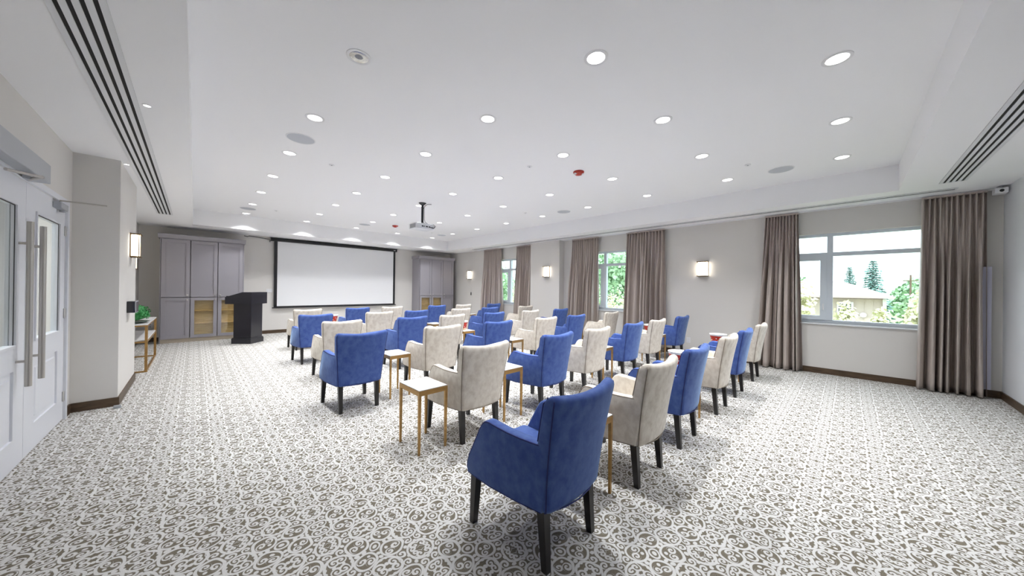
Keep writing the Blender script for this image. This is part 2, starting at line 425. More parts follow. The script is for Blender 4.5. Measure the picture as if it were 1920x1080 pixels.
MB().tube([(.028, -.05, .062), (.028, -.05, .085), (.33, .0, .092)], .008, 8).build('rod', M['steel'], dc, True, 40)

# ------------------------------------------------------------------ curtains
def curtain(yt0, yt1, yb0, yb1, n, seed, label, xc=8.215, sag=None):
    """n pinch pleats at the top relax into about half as many broad uneven folds"""
    rnd = random.Random(seed)
    cols, rows = n*14, 30
    nb = max(4, round(n*.68))
    def phases(k, lo, hi):
        wts = [rnd.uniform(lo, hi) for _ in range(k)]; tot = sum(wts); c_ = [0]
        for q in wts: c_.append(c_[-1]+q/tot)
        return c_
    ct_, cb_ = phases(n, .8, 1.25), phases(nb, .5, 1.6)
    at = [rnd.uniform(.8, 1.1) for _ in range(n+1)]; ab = [rnd.uniform(.55, 1.25) for _ in range(nb+1)]
    dr = [rnd.uniform(-.5, .5) for _ in range(nb)]
    def fold(s, cum, amp, pw, d=None, tz=0):
        p = 0
        while p < len(cum)-2 and cum[p+1] < s: p += 1
        ph = (s-cum[p])/(cum[p+1]-cum[p])
        w_ = sin(2*pi*ph+(d[p]*sin(pi*tz)*sin(pi*ph) if d else 0))
        return math.copysign(abs(w_)**pw, w_)*(amp[p]*(1-ph)+amp[p+1]*ph)
    v = []; f = []
    for side in (0, 1):
        for j in range(rows+1):
            tz = j/rows; z = .018 + (2.992-.018)*tz
            k = 1-tz
            y0 = yt0+(yb0-yt0)*k**1.1; y1 = yt1+(yb1-yt1)*k**1.1
            bl = min(1, max(0, (k-.02)/.55)); bl = bl*bl*(3-2*bl)
            for i in range(cols+1):
                s = i/cols
                top = .040*fold(s, ct_, at, .7)
                bot = .108*fold(s, cb_, ab, .55, dr, tz)
                fine = .007*sin(2*pi*s*nb*2.7+seed+3*tz)+.004*sin(2*pi*s*n*1.9+5*tz)
                x = xc + top*(1-.75*bl) + bot*bl*(.75+.25*k) + fine*bl - .010*k
                y = y0+(y1-y0)*s + .012*bl*sin(2*pi*s*nb+seed)
                v.append((x+(.006 if side else 0), y, z))
    C1 = cols+1; NB = (rows+1)*C1
    for j in range(rows):
        for i in range(cols):
            a = j*C1+i
            f.append((a, a+1, a+1+C1, a+C1)); f.append((NB+a, NB+a+C1, NB+a+1+C1, NB+a+1))
    for j in range(rows):
        for i in (0, cols):
            a = j*C1+i; f.append((a, a+C1, NB+a+C1, NB+a))
    for i in range(cols):
        for j in (0, rows):
            a = j*C1+i; f.append((a, a+1, NB+a+1, NB+a))
    cen = Vector((xc, (yb0+yb1)/2, 0))
    e = empty('curtain', cen); tag(e, label, 'curtain', 'taupe silk curtain panels')
    mb = MB(); mb.v = [tuple(Vector(p)-cen) for p in v]; mb.f = f
    mb.build('drape', M['silk'], e, True)
    # heading tape at the top
    MB().box(-.035, .035, yt0-cen.y, yt1-cen.y, 2.975, 3.0).build('heading_tape', M['silk'], e)
    return e
cu = curtain(-1.385, -.79, -1.40, -.752, 11, 3, 'wide taupe silk curtain right of the large window, in the room corner', sag=.0)
MB().box(.03, .05, -.36, -.25, .12, 1.9).build('liner', M['liner'], cu)
curtain(.675, 1.18, .605, 1.325, 11, 11, 'taupe silk curtain left of the large window')
curtain(3.14, 4.11, 3.09, 4.20, 13, 5, 'taupe silk curtain right of the middle window')
curtain(4.965, 5.85, 4.96, 5.98, 13, 8, 'taupe silk curtain left of the middle window, next to the pilaster')
curtain(7.50, 8.225, 7.50, 8.33, 10, 13, 'taupe silk curtain right of the farthest window, behind the pilaster')
curtain(9.07, 10.04, 8.95, 10.22, 12, 21, 'taupe silk curtain left of the farthest window, nearest the screen wall')
for (y0, y1, nm) in ((-1.5, 6.2, 'white ceiling curtain track over the near two windows'), (7.5, 10.3, 'white ceiling curtain track over the farthest window')):
    tag(MB().box(8.215, 8.255, y0, y1, 3.0, 3.02).build('curtain_track', M['white']), nm, 'curtain track')

# ------------------------------------------------------------------ wall sconces
def sconce(loc, rz, label):
    e = empty('wall_sconce', loc, rz); tag(e, label, 'wall light', 'bronze framed wall sconces')
    # local: wall at x=0, light comes out along +x
    MB().box(0, .012, -.105, .105, -.175, .175).build('backplate', M['bronze'], e)
    for z in (-.168, .156):
        MB().rbox(.012, .106, -.110, .110, z-.004, z+.016, .003, 1).build('cap', M['bronze'], e)
    pts = []
    for k in range(13):
        a = -pi/2+pi*k/12
        pts.append((.018+.072*cos(a)**.6 if cos(a) > 1e-6 else .018, .098*sin(a)))
    MB().prism(pts, 2, -.155, .155).build('diffuser', M['diffuser'], e, True, 60)
    for yb in (-.062, .062):
        MB().box(.080, .090, yb-.003, yb+.003, -.156, .156).build('bar', M['bronze'], e)
    return e
sconce((WX, 2.32, 2.0), pi, 'lit wall sconce between the large and middle windows')
sconce((PX, 6.74, 2.055), pi, 'lit wall sconce on the pilaster')
sconce((WX, 11.15, 2.05), pi, 'lit wall sconce nearest the right cabinet')
sconce((KX, 7.22, 2.055), 0, 'lit wall sconce on the chase beside the doors')
sconce((LX, 11.1, 2.0), 0, 'lit wall sconce in the recess above the console table')

# ------------------------------------------------------------------ ceiling: downlights
ORD = ['first', 'second', 'third', 'fourth', 'fifth', 'sixth', 'seventh', 'eighth', 'ninth']
lamp_d = bpy.data.lights.new('downlight_lamp', 'AREA'); lamp_d.shape = 'DISK'; lamp_d.size = .13
lamp_d.energy = DOWNLIGHT_W; lamp_d.color = (.97, .985, 1); lamp_d.spread = radians(105)
def downlight_proto():
    e = empty('downlight')
    MB().lathe([(.096, 0), (.096, -.004), (.086, -.007), (.072, -.004), (.072, 0)], n=28, cap0=False, cap1=False).build('trim_ring', M['white'], e, True, 50)
    MB().lathe([(.072, -.0005), (.072, -.003)], n=24).build('lens', M['lens'], e)
    l = put(bpy.data.objects.new('downlight_lamp', lamp_d), e); l.location = (0, 0, -.006)
    return e
dlp = downlight_proto(); used = [False]
GX, GY, GS, GSY = .9586, 2.843, 1.3903, 1.3820
for ci in range(5):
    for ri in range(-2, 7):
        x, y = GX+GS*ci, GY+GSY*ri
        if y < TY0+.2: continue
        if ci == 0 and ri < 0: continue
        if ci == 1 and ri < -1: continue
        lab = 'round white ceiling downlight, %s from the screen in the %s column from the doors' % (ORD[6-ri], ORD[ci])
        if ci == 0 and ri == 0:
            e = empty('downlight', (x, y, CT)); tag(e, 'unlit ceiling downlight with a mirrored reflector above the aisle', 'downlight', 'recessed ceiling downlights')
            MB().lathe([(.096, 0), (.096, -.004), (.086, -.007), (.072, -.004), (.072, 0)], n=28, cap0=False, cap1=False).build('trim_ring', M['white'], e, True, 50)
            MB().lathe([(.072, -.0035), (.055, -.002), (.03, -.001)], n=28, cap0=False, cap1=False).build('reflector', M['reflector'], e, False)
            MB().lathe([(.03, -.0005), (.03, -.002)], n=20).build('lamp_face', M['grille'], e)
            continue
        if not used[0]: e = dlp; used[0] = True
        else: e = copy_tree(dlp)
        e.location = (x, y, CT); tag(e, lab, 'downlight', 'recessed ceiling downlights')
for (x, y, lab) in ((-.305, 4.17, 'tiny glowing disc for a ceiling glint right of the long slot vent'), (-.632, 6.40, 'tiny glowing disc for a ceiling glint left of the long slot vent')):
    e = empty('glint_disc', (x, y, CL)); tag(e, lab, 'glint disc', 'tiny ceiling glint discs')  # glowing disc put in to imitate a glint on the ceiling
    MB().lathe([(.030, 0), (.030, -.004), (.024, -.006), (.022, -.003)], n=20, cap0=False, cap1=False).build('trim_ring', M['white'], e, True, 50)
    MB().lathe([(.022, -.0005), (.022, -.003)], n=18).build('lens', M['lens'], e)

# speakers, sensors, alarms
spk = None
for (x, y, lab) in ((.967, 4.949, 'left of centre above the aisle'), (6.537, .751, 'nearest the right slot vent'), (6.495, 4.897, 'beside the tray edge near the middle window'),
                    (.932, 10.389, 'nearest the left cabinet'), (3.719, 10.33, 'in front of the screen'), (6.41, 10.30, 'nearest the right cabinet')):
    if spk is None:
        spk = e = empty('ceiling_speaker')
        MB().lathe([(.165, 0), (.165, -.004), (.158, -.007), (.152, -.004)], n=32, cap0=False, cap1=False).build('rim', M['white'], e, True, 50)
        MB().lathe([(.152, -.001), (.152, -.004), (.05, -.006)], n=32).build('grille', M['grey_mesh'], e, True, 50)
    else: e = copy_tree(spk)
    e.location = (x, y, CT); tag(e, 'round grey ceiling speaker ' + lab, 'ceiling speaker', 'round ceiling speakers')
sen = None
for (x, y, lab) in ((1.523, 5.657, 'left of centre'), (3.723, 3.475, 'left of the nearer red alarm'), (5.953, 1.072, 'near the right ceiling speaker'),
                    (5.935, 5.666, 'beside the middle right speaker'), (1.469, 10.137, 'above the left cabinet side'), (5.903, 10.106, 'right of the projector near the screen')):
    if sen is None:
        sen = e = empty('sprinkler_cover')
        MB().lathe([(.040, 0), (.040, -.006), (.034, -.010)], n=20).build('cover_plate', M['white'], e, True, 40)
        MB().lathe([(.012, -.010), (.010, -.014)], n=12).build('centre_cap', M['grille'], e, True, 40)
    else: e = copy_tree(sen)
    e.location = (x, y, CT); tag(e, 'small round white sprinkler cover ' + lab, 'sprinkler cover', 'ceiling sprinkler covers')
al = None
for (x, y, lab) in ((4.444, 3.06, 'nearer the camera'), (4.436, 9.792, 'near the projection screen')):
    if al is None:
        al = e = empty('fire_alarm_strobe')
        MB().lathe([(.085, 0), (.088, -.012), (.078, -.030), (.050, -.052), (.020, -.060)], n=26).build('housing', M['red'], e, True, 40)
        MB().rbox(-.075, -.030, -.045, -.005, -.050, -.028, .004, 1).build('strobe_lens', M['white'], e)
        MB().rbox(.030, .070, -.035, -.005, -.052, -.030, .004, 1).build('strobe_lens', M['white'], e)
    else: e = copy_tree(al)
    e.location = (x, y, CT); e.rotation_euler = (0, 0, radians(-45)); tag(e, 'red ceiling fire alarm strobe ' + lab, 'fire alarm', 'red ceiling alarms')

# slot vents
def slot_vent(x0, x1, y0, y1, slots, along, label, name='slot_vent'):
    e = empty(name, ((x0+x1)/2, (y0+y1)/2, CL)); tag(e, label, 'ceiling vent')
    T = Matrix.Translation((-(x0+x1)/2, -(y0+y1)/2, -CL))
    MB().box(x0, x1, y0, y1, CL-.002, CL).xf(T).build('dark_plenum', M['vent_dark'], e)
    W = (x1-x0) if along == 'y' else (y1-y0)
    bw = .010; sw = .022; n = slots
    gap = (W-2*.03-n*sw)/(n-1) if n > 1 else 0
    pos = [(0, .03 if n > 1 else W*.28)]
    p = pos[0][1]
    for k in range(n):
        p += sw if n > 1 else W*.44
        nxt = p+gap if k < n-1 else W
        pos.append((p, nxt)); p = nxt
    for a, b in pos:
        m = MB().box(x0+a, x0+b, y0, y1, CL-.009, CL-.002) if along == 'y' else MB().box(x0, x1, y0+a, y0+b, CL-.009, CL-.002)
        m.xf(T).build('blade', M['vent_white'], e)
    ends = ((x0, x1, y0-.02, y0), (x0, x1, y1, y1+.02)) if along == 'y' else ((x0-.02, x0, y0, y1), (x1, x1+.02, y0, y1))
    for q in ends:
        MB().box(*q, CL-.009, CL).xf(T).build('end_cap', M['vent_white'], e)
slot_vent(-.595, -.355, 1.6, 10.28, 4, 'y', 'long four slot ceiling vent above the doors')
slot_vent(3.6, 7.34, -1.085, -.855, 4, 'x', 'four slot ceiling vent in the upper right corner')
slot_vent(7.80, 7.95, -1.06, 10.3, 1, 'y', 'long single slot ceiling vent running above the curtains')
slot_vent(-.04, .32, 11.61, 11.70, 1, 'x', 'short black slot vent above the left cabinet')

# ------------------------------------------------------------------ projector
pr = empty('projector', (3.676, 6.72, 2.80)); tag(pr, 'white ceiling projector hanging from a black pole', 'projector')
MB().rbox(-.235, .20, -.16, .17, .0, .125, .014).build('body', M['projector'], pr, True, 40)
MB().rbox(-.05, .06, -.06, .06, .125, .15, .006).build('mount_plate', M['black'], pr)
MB().tube([(0, 0, .14), (0, 0, .56)], .026, 12).build('pole', M['black'], pr, True, 40)
MB().lathe([(.03, .555), (.075, .592), (.085, .605)], n=20).build('ceiling_flange', M['black'], pr, True, 40)
for k in range(7):
    MB().box(-.238, -.2345, -.13+k*.036, -.108+k*.036, .02, .105).build('vent_louver', M['grille'], pr)
for k, (a, b) in enumerate(((-.10, -.06), (-.05, -.03), (.0, .05), (.07, .11))):
    MB().box(a, b, -.163, -.159, .045, .07).build('port', M['black'], pr)
MB().lathe([(.045, 0), (.045, .03), (.035, .035)], n=18).xf(Matrix.Translation((-.08, .165, .06)) @ Matrix.Rotation(-pi/2, 4, 'X')).build('projection_lens', M['black'], pr, True, 40)
MB().tube([(.13, -.16, .05), (.20, -.19, .045), (.235, -.17, .09), (.23, -.1, .135), (.19, -.06, .14)], .007, 6).tube([(.10, -.162, .05), (.17, -.2, .03), (.215, -.18, .07), (.20, -.1, .13)], .006, 6).tube([(.04, 0, .5), (.045, 0, .25), (.06, -.02, .18), (.13, -.05, .13)], .005, 6).build('cable', M['cable'], pr, True)
tag(MB().tube([(3.70, 6.72, 3.28), (3.73, 6.70, 3.35), (3.78, 6.68, 3.39), (3.86, 6.65, 3.398)], .006, 6).build('ceiling_cable', M['cable'], None, True), 'short black cable curving from the projector pole to the ceiling', 'cable')

# ------------------------------------------------------------------ projection screen
ps = empty('projection_screen', (3.73, 12.58, .80)); tag(ps, 'large pull down projection screen with black border', 'projection screen')
MB().rbox(-2.03, 2.03, -.055, .055, 2.10, 2.205, .02).build('housing', M['black'], ps, True, 40)
MB().box(-2.035, -2.02, -.06, .06, 2.095, 2.21).build('end_cap', M['black'], ps)
MB().box(2.02, 2.035, -.06, .06, 2.095, 2.21).build('end_cap', M['black'], ps)
MB().box(-1.86, 1.91, -.004, .0, .055, 2.10).build('fabric', M['screen'], ps)
MB().box(-1.945, -1.86, -.0045, .0005, .03, 2.11).build('black_border', M['black'], ps)
MB().box(1.91, 1.99, -.0045, .0005, .03, 2.11).build('black_border', M['black'], ps)
MB().box(-1.945, 1.99, -.0045, .0005, .0, .055).build('black_border', M['black'], ps)
MB().rbox(-1.985, 2.03, -.02, .016, -.012, .018, .006).build('weight_bar', M['black'], ps)
MB().box(1.90, 1.97, -.057, -.055, 2.14, 2.16).build('badge', M['white'], ps)
tag(MB().tube([(1.05, 12.60, 2.985), (1.12, 12.58, 2.96), (1.17, 12.6, 2.99), (1.4, 12.62, 2.975), (1.62, 12.62, 2.95), (1.672, 12.6, 2.94), (1.675, 12.6, 2.86)], .010, 6).build('screen_cable', M['cable'], None, True), 'black cable along the wall top left of the projection screen', 'cable')

# ------------------------------------------------------------------ cabinets
def cabinet(x0, kinds, knobs, label, width=.535, left_show=True):
    n = 3; x1 = x0+width*n+.04; yf = 12.06
    e = empty('cabinet', ((x0+x1)/2, 12.35, 0)); tag(e, label, 'cabinet', 'tall grey storage cabinets')
    T = Matrix.Translation((-(x0+x1)/2, -12.35, 0))
    b = MB().box(x0, x0+.02, yf, BY-.005, 0, 2.68).box(x1-.02, x1, yf, BY-.005, 0, 2.68).box(x0+.02, x1-.02, yf, BY-.005, 2.66, 2.68).box(x0+.02, x1-.02, yf, BY-.005, .10, .12).box(x0+.02, x1-.02, yf+.06, BY-.005, 1.15, 1.17).box(x0+.02, x1-.02, BY-.02, BY-.005, .12, 2.66)
    b.xf(T).build('carcass', M['cab'], e)
    MB().box(x0+.02, x1-.02, yf+.004, yf+.02, 0, .10).xf(T).build('kick_board', M['kick'], e)
    MB().prism([(yf-.02, 2.68), (yf-.065, 2.765), (yf-.065, 2.785), (BY-.006, 2.785), (BY-.006, 2.68)], 0, x0-.035, x1+.035).xf(T).build('crown', M['cab'], e)
    for k in range(n):
        a0 = x0+.02+k*width+.007; a1 = x0+.02+(k+1)*width-.007
        for up_ in (1, 0):
            z0, z1 = (1.176, 2.655) if up_ else (.108, 1.160)
            y0, y1 = yf-.030, yf-.001
            r = .075
            d = MB().box(a0, a0+r, y0, y1, z0, z1).box(a1-r, a1, y0, y1, z0, z1).box(a0+r, a1-r, y0, y1, z0, z0+r).box(a0+r, a1-r, y0, y1, z1-r, z1).xf(T).build('door', M['cab'], e)
            if up_ or kinds[k] == 'solid':
                MB().box(a0+r+.012, a1-r-.012, y0+.021, y1, z0+r+.012, z1-r-.012).xf(T).build('panel', M['cab'], d)
                MB().box(a0+r, a0+r+.012, y0+.010, y1, z0+r, z1-r).box(a1-r-.012, a1-r, y0+.010, y1, z0+r, z1-r).box(a0+r+.012, a1-r-.012, y0+.010, y1, z0+r, z0+r+.012).box(a0+r+.012, a1-r-.012, y0+.010, y1, z1-r-.012, z1-r).xf(T).build('bead', M['cab'], d)
            else:
                MB().box(a0+r, a1-r, y0+.010, y0+.014, z0+r, z1-r).xf(T).build('pane', M['glass'], d)
                MB().box(a0, a1, yf+.06, yf+.075, z0, z1-.01).xf(T).build('oak_lining', M['oak'], e)
                for zs in (.46, .80):
                    MB().box(a0+.01, a1-.01, yf+.004, yf+.06, zs, zs+.02).xf(T).build('shelf', M['oak'], e)
            kx = a1-.045 if knobs[k] == 'r' else a0+.045
            kz = z0+.05 if up_ else z1-.05
            MB().rbox(kx-.019, kx+.019, y0-.026, y0-.014, kz-.019, kz+.019, .003, 1).tube([(kx, y0-.015, kz), (kx, y0, kz)], .008, 8).xf(T).build('knob', M['nickel'], d)
    return e
cabinet(-.635, ['solid', 'glass', 'glass'], ['r', 'r', 'l'], 'tall grey cabinet left of the screen, behind the lectern')
cabinet(6.49, ['glass', 'glass', 'solid'], ['r', 'l', 'l'], 'tall grey cabinet right of the screen, in the corner')

# ------------------------------------------------------------------ lectern
th = radians(48)
lec = empty('lectern', (1.045, 10.657, 0), th); tag(lec, 'dark navy wooden lectern with a sloped top in front of the cabinet', 'lectern')
LW, LD = .46, .49      # local x along the face turned to the windows, y to its left side
MB().rbox(0, LW, 0, LD, 0, .13, .008).build('plinth', M['navy'], lec)
MB().box(.012, LW-.012, .012, LD-.012, .13, .15).build('plinth_cap', M['navy'], lec)
MB().rbox(.03, LW-.03, .02, LD-.03, .15, 1.02, .006).build('column', M['navy'], lec)
MB().prism([(-.035, 1.02), (-.035, 1.325), (.19, 1.325), (.62, 1.195), (.62, 1.02)], 0, -.04, LW+.06).build('head', M['navy'], lec)
MB().box(-.03, LW+.05, .56, .60, 1.205, 1.225).build('paper_stop', M['navy'], lec)

# ------------------------------------------------------------------ console table, plant
ct = empty('console_table', (-.77, 9.23, 0)); tag(ct, 'gold framed console table with marble shelf in the recess', 'console table')
X0, X1, Y0, Y1 = -.205, .205, -.90, .90; q = .017
for yb in (Y0, Y1-2*q):
    for xb in (X0, X1-2*q):
        MB().box(xb, xb+2*q, yb, yb+2*q, 0, .80).build('leg', M['gold'], ct)
for yb in (Y0, Y1-2*q):
    for z in (0, .776, .50):
        MB().box(X0+2*q, X1-2*q, yb+.004, yb+2*q-.004, z, z+.024).build('cross_rail', M['gold'], ct)
for xb in (X0, X1-2*q):
    for z in (0, .776, .50):
        MB().box(xb+.004, xb+2*q-.004, Y0+2*q, Y1-2*q, z, z+.024).build('side_rail', M['gold'], ct)
MB().rbox(X0, X1, Y0, Y1, .80, .815, .003, 1).build('marble_top', M['marble'], ct)
MB().rbox(X0+.01, X1-.01, Y0+.04, Y1-.04, .524, .546, .003, 1).build('marble_shelf', M['marble'], ct)
pl = empty('boxwood_plant', (-.80, 8.72, .815)); tag(pl, 'bushy green boxwood plant in a dark dish on the console table', 'potted plant')
MB().lathe([(.12, 0), (.20, .015), (.235, .035), (.225, .038), (.19, .02)], n=28).build('dish', M['marble_green'], pl, True, 40)
rnd = random.Random(5)
mb = MB()
for k in range(1500):
    a = rnd.uniform(0, 2*pi); cz = rnd.uniform(-.55, 1); s = sqrt(1-cz*cz); r = rnd.uniform(.82, 1.06)
    lump = 1+.10*sin(5*a)*sin(4*cz)
    p = Vector((.225*s*cos(a)*r*lump, .33*s*sin(a)*r*lump, .165+.17*cz*r))
    nrm = Vector((s*cos(a), s*sin(a), cz*1.4)).normalized()
    d1 = Vector((rnd.gauss(0, 1), rnd.gauss(0, 1), rnd.gauss(0, 1))).cross(nrm).normalized()
    d2 = (nrm.cross(d1)+nrm*rnd.uniform(-.6, .6)).normalized()
    w_, l_ = .015, .026
    mb.add([p-d1*w_, p+d2*l_*.5-nrm*.003, p+d1*w_, p-d2*l_*.7], [(0, 1, 2), (0, 2, 3)])
mb.build('leaf_mass', M['leaf'], pl)
core = MB().lathe([(.05, .03), (.17, .08), (.20, .165), (.16, .26), (.06, .305)], n=18).build('inner_foliage', M['leaf'], pl, True)

# ------------------------------------------------------------------ wall devices
def wall_plate(loc, rz, w_, h_, label, cat, name, detail, mat='white'):
    e = empty(name, loc, rz); tag(e, label, cat)
    MB().rbox(0, .008, -w_/2, w_/2, -h_/2, h_/2, .003, 1).build('cover_plate', M[mat], e)
    for (dn, y0, y1, z0, z1, dm) in detail:
        MB().box(.008, .011, y0, y1, z0, z1).build(dn, M[dm], e)
wall_plate((1.64, BY, 1.34), -pi/2, .075, .12, 'left white switch plate beside the screen', 'light switch', 'light_switch', [('rocker', -.017, .017, -.033, .033, 'vent_white')])
wall_plate((1.765-.05, BY, 1.34), -pi/2, .075, .12, 'right white switch plate touching the screen edge', 'light switch', 'light_switch', [('rocker', -.017, .017, -.033, .033, 'vent_white')])
wall_plate((WX, 2.614, .34), pi, .085, .13, 'white wall outlet below the sconce between the windows', 'outlet', 'wall_outlet', [('socket', -.017, .017, .012, .042, 'vent_white'), ('socket', -.017, .017, -.042, -.012, 'vent_white')])
wall_plate((WX, 11.06, 1.265), pi, .06, .12, 'small black control on the wall below the farthest sconce', 'wall control', 'wall_control', [('button', -.012, .012, .01, .03, 'grille')], 'black')
wall_plate((-.82, BY, .42), -pi/2, .075, .12, 'white outlet behind the console table', 'outlet', 'wall_outlet', [('socket', -.017, .017, .012, .042, 'grille'), ('socket', -.017, .017, -.042, -.012, 'grille')])
tb = empty('wall_tablet', (KX, 7.03, 1.18)); tag(tb, 'dark touch panel on the chase below the sconce', 'touch panel')
MB().rbox(0, .075, -.13, .13, -.08, .08, .008).build('housing', M['tablet'], tb)
MB().rbox(.075, .087, -.135, .135, -.084, .084, .004, 1).build('bezel', M['alu'], tb)
MB().box(.087, .089, -.12, .12, -.07, .07).build('display', M['tablet'], tb)
ds = empty('door_stop', (-.655, 6.14, 0)); tag(ds, 'small grey door stop on the carpet at the chase corner', 'door stop')
MB().rbox(-.035, .035, -.02, .02, 0, .012, .003, 1).build('foot_plate', M['alu'], ds)
MB().rbox(-.03, .03, -.014, .014, .012, .036, .006).build('bumper', M['alu'], ds)
cd_ = empty('security_camera', (8.12, -1.47, 2.985)); tag(cd_, 'small white security camera under the ceiling in the right corner', 'security camera')
MB().box(-.02, .02, -.02, .02, .0, .035).build('bracket', M['white'], cd_)
MB().rbox(-.10, .05, -.055, .055, -.075, .0, .008).build('body', M['white'], cd_)
MB().lathe([(.02, 0), (.02, .006)], n=14).xf(Matrix.Translation((-.10, 0, -.04)) @ Matrix.Rotation(-pi/2, 4, 'Y')).build('camera_lens', M['black'], cd_)
tag(MB().tube([(8.2, -1.44, 2.96), (8.30, -1.48, 2.97), (8.33, -1.53, 3.0)], .006, 6).build('camera_cable', M['grille'], None, True), 'thin grey cable from the security camera to the corner', 'cable')

# ------------------------------------------------------------------ armchair
def make_chair(fab, pipe):
    e = empty('armchair')
    ZB, ZT = .322, .968
    def hw(z): return .250+.052*max(0, (z-ZB)/(ZT-ZB))
    def yr(z): return .004-.104*max(0, (z-ZB)/(ZT-ZB))**1.35
    def thk(z): return .125-.040*(z-ZB)/(ZT-ZB)
    def ring(z, ins):
        h = hw(z)-ins; y0 = yr(z)+ins; y1 = yr(z)+thk(z)-ins*.8
        r = min(.028, (y1-y0)*.45); pts = []
        for k in range(9): pts.append((-h+r+(2*h-2*r)*k/8, y0))
        for k in range(1, 4): a = -pi/2+pi/2*k/4; pts.append((h-r+r*cos(a), y0+r+r*sin(a)))
        pts.append((h, y0+r)); pts.append((h, y1-r))
        for k in range(1, 4): a = pi/2*k/4; pts.append((h-r+r*cos(a), y1-r+r*sin(a)))
        for k in range(9): pts.append((h-r-(2*h-2*r)*k/8, y1))
        for k in range(1, 4): a = pi/2+pi/2*k/4; pts.append((-h+r+r*cos(a), y1-r+r*sin(a)))
        pts.append((-h, y1-r)); pts.append((-h, y0+r))
        for k in range(1, 4): a = pi+pi/2*k/4; pts.append((-h+r+r*cos(a), y0+r+r*sin(a)))
        s = (z-ZB)/(ZT-ZB)
        return [(x, y-.046*(1-(x/.31)**2), z-.027*s*(1-(x/.31)**2)) for x, y in pts]
    lv = [(ZB, .012), (ZB+.012, .003), (ZB+.03, 0), (.42, 0), (.52, 0), (.62, 0), (.72, 0), (.80, 0), (.87, 0), (.915, 0), (.938, .004), (.954, .013), (.964, .025), (.968, .036)]
    bk = MB().rings([ring(z, i) for z, i in lv]).build('backrest', M[fab], e, True, 60)
    # piping along both rear edges and the front edges of the back
    for sx in (-1, 1):
        for which in ('rear', 'front'):
            pts = []
            for z in (([.335, .42, .52, .62, .72, .80, .87, .92, .945] if which == 'rear' else [.71, .76, .82, .88, .92, .945, .958])):
                h = hw(z); x = sx*(h-.004 if which == 'rear' else h-.006)
                y = (yr(z)+.010) if which == 'rear' else (yr(z)+thk(z)-.010)
                if z > .94: x -= sx*.008; y += .008 if which == 'rear' else -.012
                s = (z-ZB)/(ZT-ZB)
                pts.append((x, y-.046*(1-(x/.31)**2), z-.027*s*(1-(x/.31)**2)))
            MB().tube(pts, .0042, 6).build('piping', M[pipe], bk, True)
    # arms
    prof = [(.02, .325), (-.01, .45), (-.035, .60), (-.05, .695), (.05, .692), (.15, .688), (.25, .689), (.33, .695), (.40, .702), (.435, .699), (.462, .680), (.495, .632), (.533, .560), (.568, .495), (.600, .440), (.617, .395), (.622, .35), (.612, .318), (.56, .312), (.40, .308), (.20, .314)]
    def inset(poly, d):
        n = len(poly); out = []
        for i in range(n):
            a = Vector(poly[i-1]); b = Vector(poly[i]); c_ = Vector(poly[(i+1) % n])
            n1 = Vector((-(b-a).y, (b-a).x)).normalized(); n2 = Vector((-(c_-b).y, (c_-b).x)).normalized()
            m_ = (n1+n2); m_.normalize()
            out.append(tuple(b-m_*d))
        return out
    # outline runs clockwise seen from +x, so the inner side is to the right
    area = sum(prof[i-1][0]*prof[i][1]-prof[i][0]*prof[i-1][1] for i in range(len(prof)))
    sg = 1 if area < 0 else -1
    def xo(y, z):
        s = min(1, max(0, (y+.05)/.62))
        top = .276+.026*sin(pi/2*s); bot = .254+.040*sin(pi/2*s)
        k = min(1, max(0, (z-.32)/.38))
        return bot+(top-bot)*k
    for sx in (-1, 1):
        rg = []
        for off, ins in ((0.0, .014), (.003, .006), (.010, 0), (.040, 0), (.062, 0), (.069, .006), (.072, .014)):
            pl_ = inset(prof, ins*sg)
            rg.append([(sx*(xo(y, z)-off), y, z) for y, z in pl_])
        arm = MB().rings(rg).build('arm', M[fab], e, True, 60)
        path = [(sx*(xo(y, z)-.004), y, z) for y, z in inset(prof, .006*sg)]
        MB().tube(path[3:]+path[:1], .0042, 6).build('piping', M[pipe], arm, True)
    MB().rbox(-.232, .232, .02, .612, .312, .455, .022, 3).build('seat_base', M[fab], e, True, 60)
    MB().rbox(-.226, .226, .07, .606, .40, .492, .034, 3).build('seat_cushion', M[fab], e, True, 60)
    MB().tube([(-.245, .008, ZB+.006), (-.12, -.031, ZB+.003), (0, -.043, ZB+.002), (.12, -.031, ZB+.003), (.245, .008, ZB+.006)], .0042, 6).build('hem_piping', M[pipe], e, True)
    for (tx, ty, bx, by) in ((-.212, .045, -.213, .018), (.212, .045, .213, .018), (-.248, .572, -.262, .582), (.248, .572, .262, .582)):
        a, b = .026, .0185
        MB().rings([[(bx-b, by-b, 0), (bx+b, by-b, 0), (bx+b, by+b, 0), (bx-b, by+b, 0)], [(tx-a, ty-a, .335), (tx+a, ty-a, .335), (tx+a, ty+a, .335), (tx-a, ty+a, .335)]]).build('leg', M['leg'], e)
    return e
ROWS = [  # rear-foot line Y, then X and colour, front row (at the screen) first
    (8.96, [(1.93, 'w'), (3.06, 'b'), (3.99, 'w'), (5.42, 'b'), (6.42, 'w'), (7.75, 'b')]),
    (7.26, [(1.70, 'b'), (2.94, 'w'), (3.83, 'b'), (5.12, 'w'), (6.13, 'b'), (7.62, 'w')]),
    (5.70, [(1.71, 'w'), (2.92, 'b'), (3.80, 'w'), (4.93, 'b'), (6.16, 'w'), (7.42, 'b')]),
    (4.14, [(1.46, 'b'), (2.59, 'w'), (3.67, 'b'), (4.91, 'w'), (5.92, 'b'), (7.42, 'w')]),
    (2.56, [(2.08, 'w'), (3.235, 'b'), (4.17, 'w'), (5.30, 'b'), (6.28, 'w'), (7.60, 'b')]),
    (1.09, [(1.566, 'b'), (2.64, 'w'), (3.53, 'b'), (4.77, 'w'), (5.71, 'b'), (6.92, 'w')])]
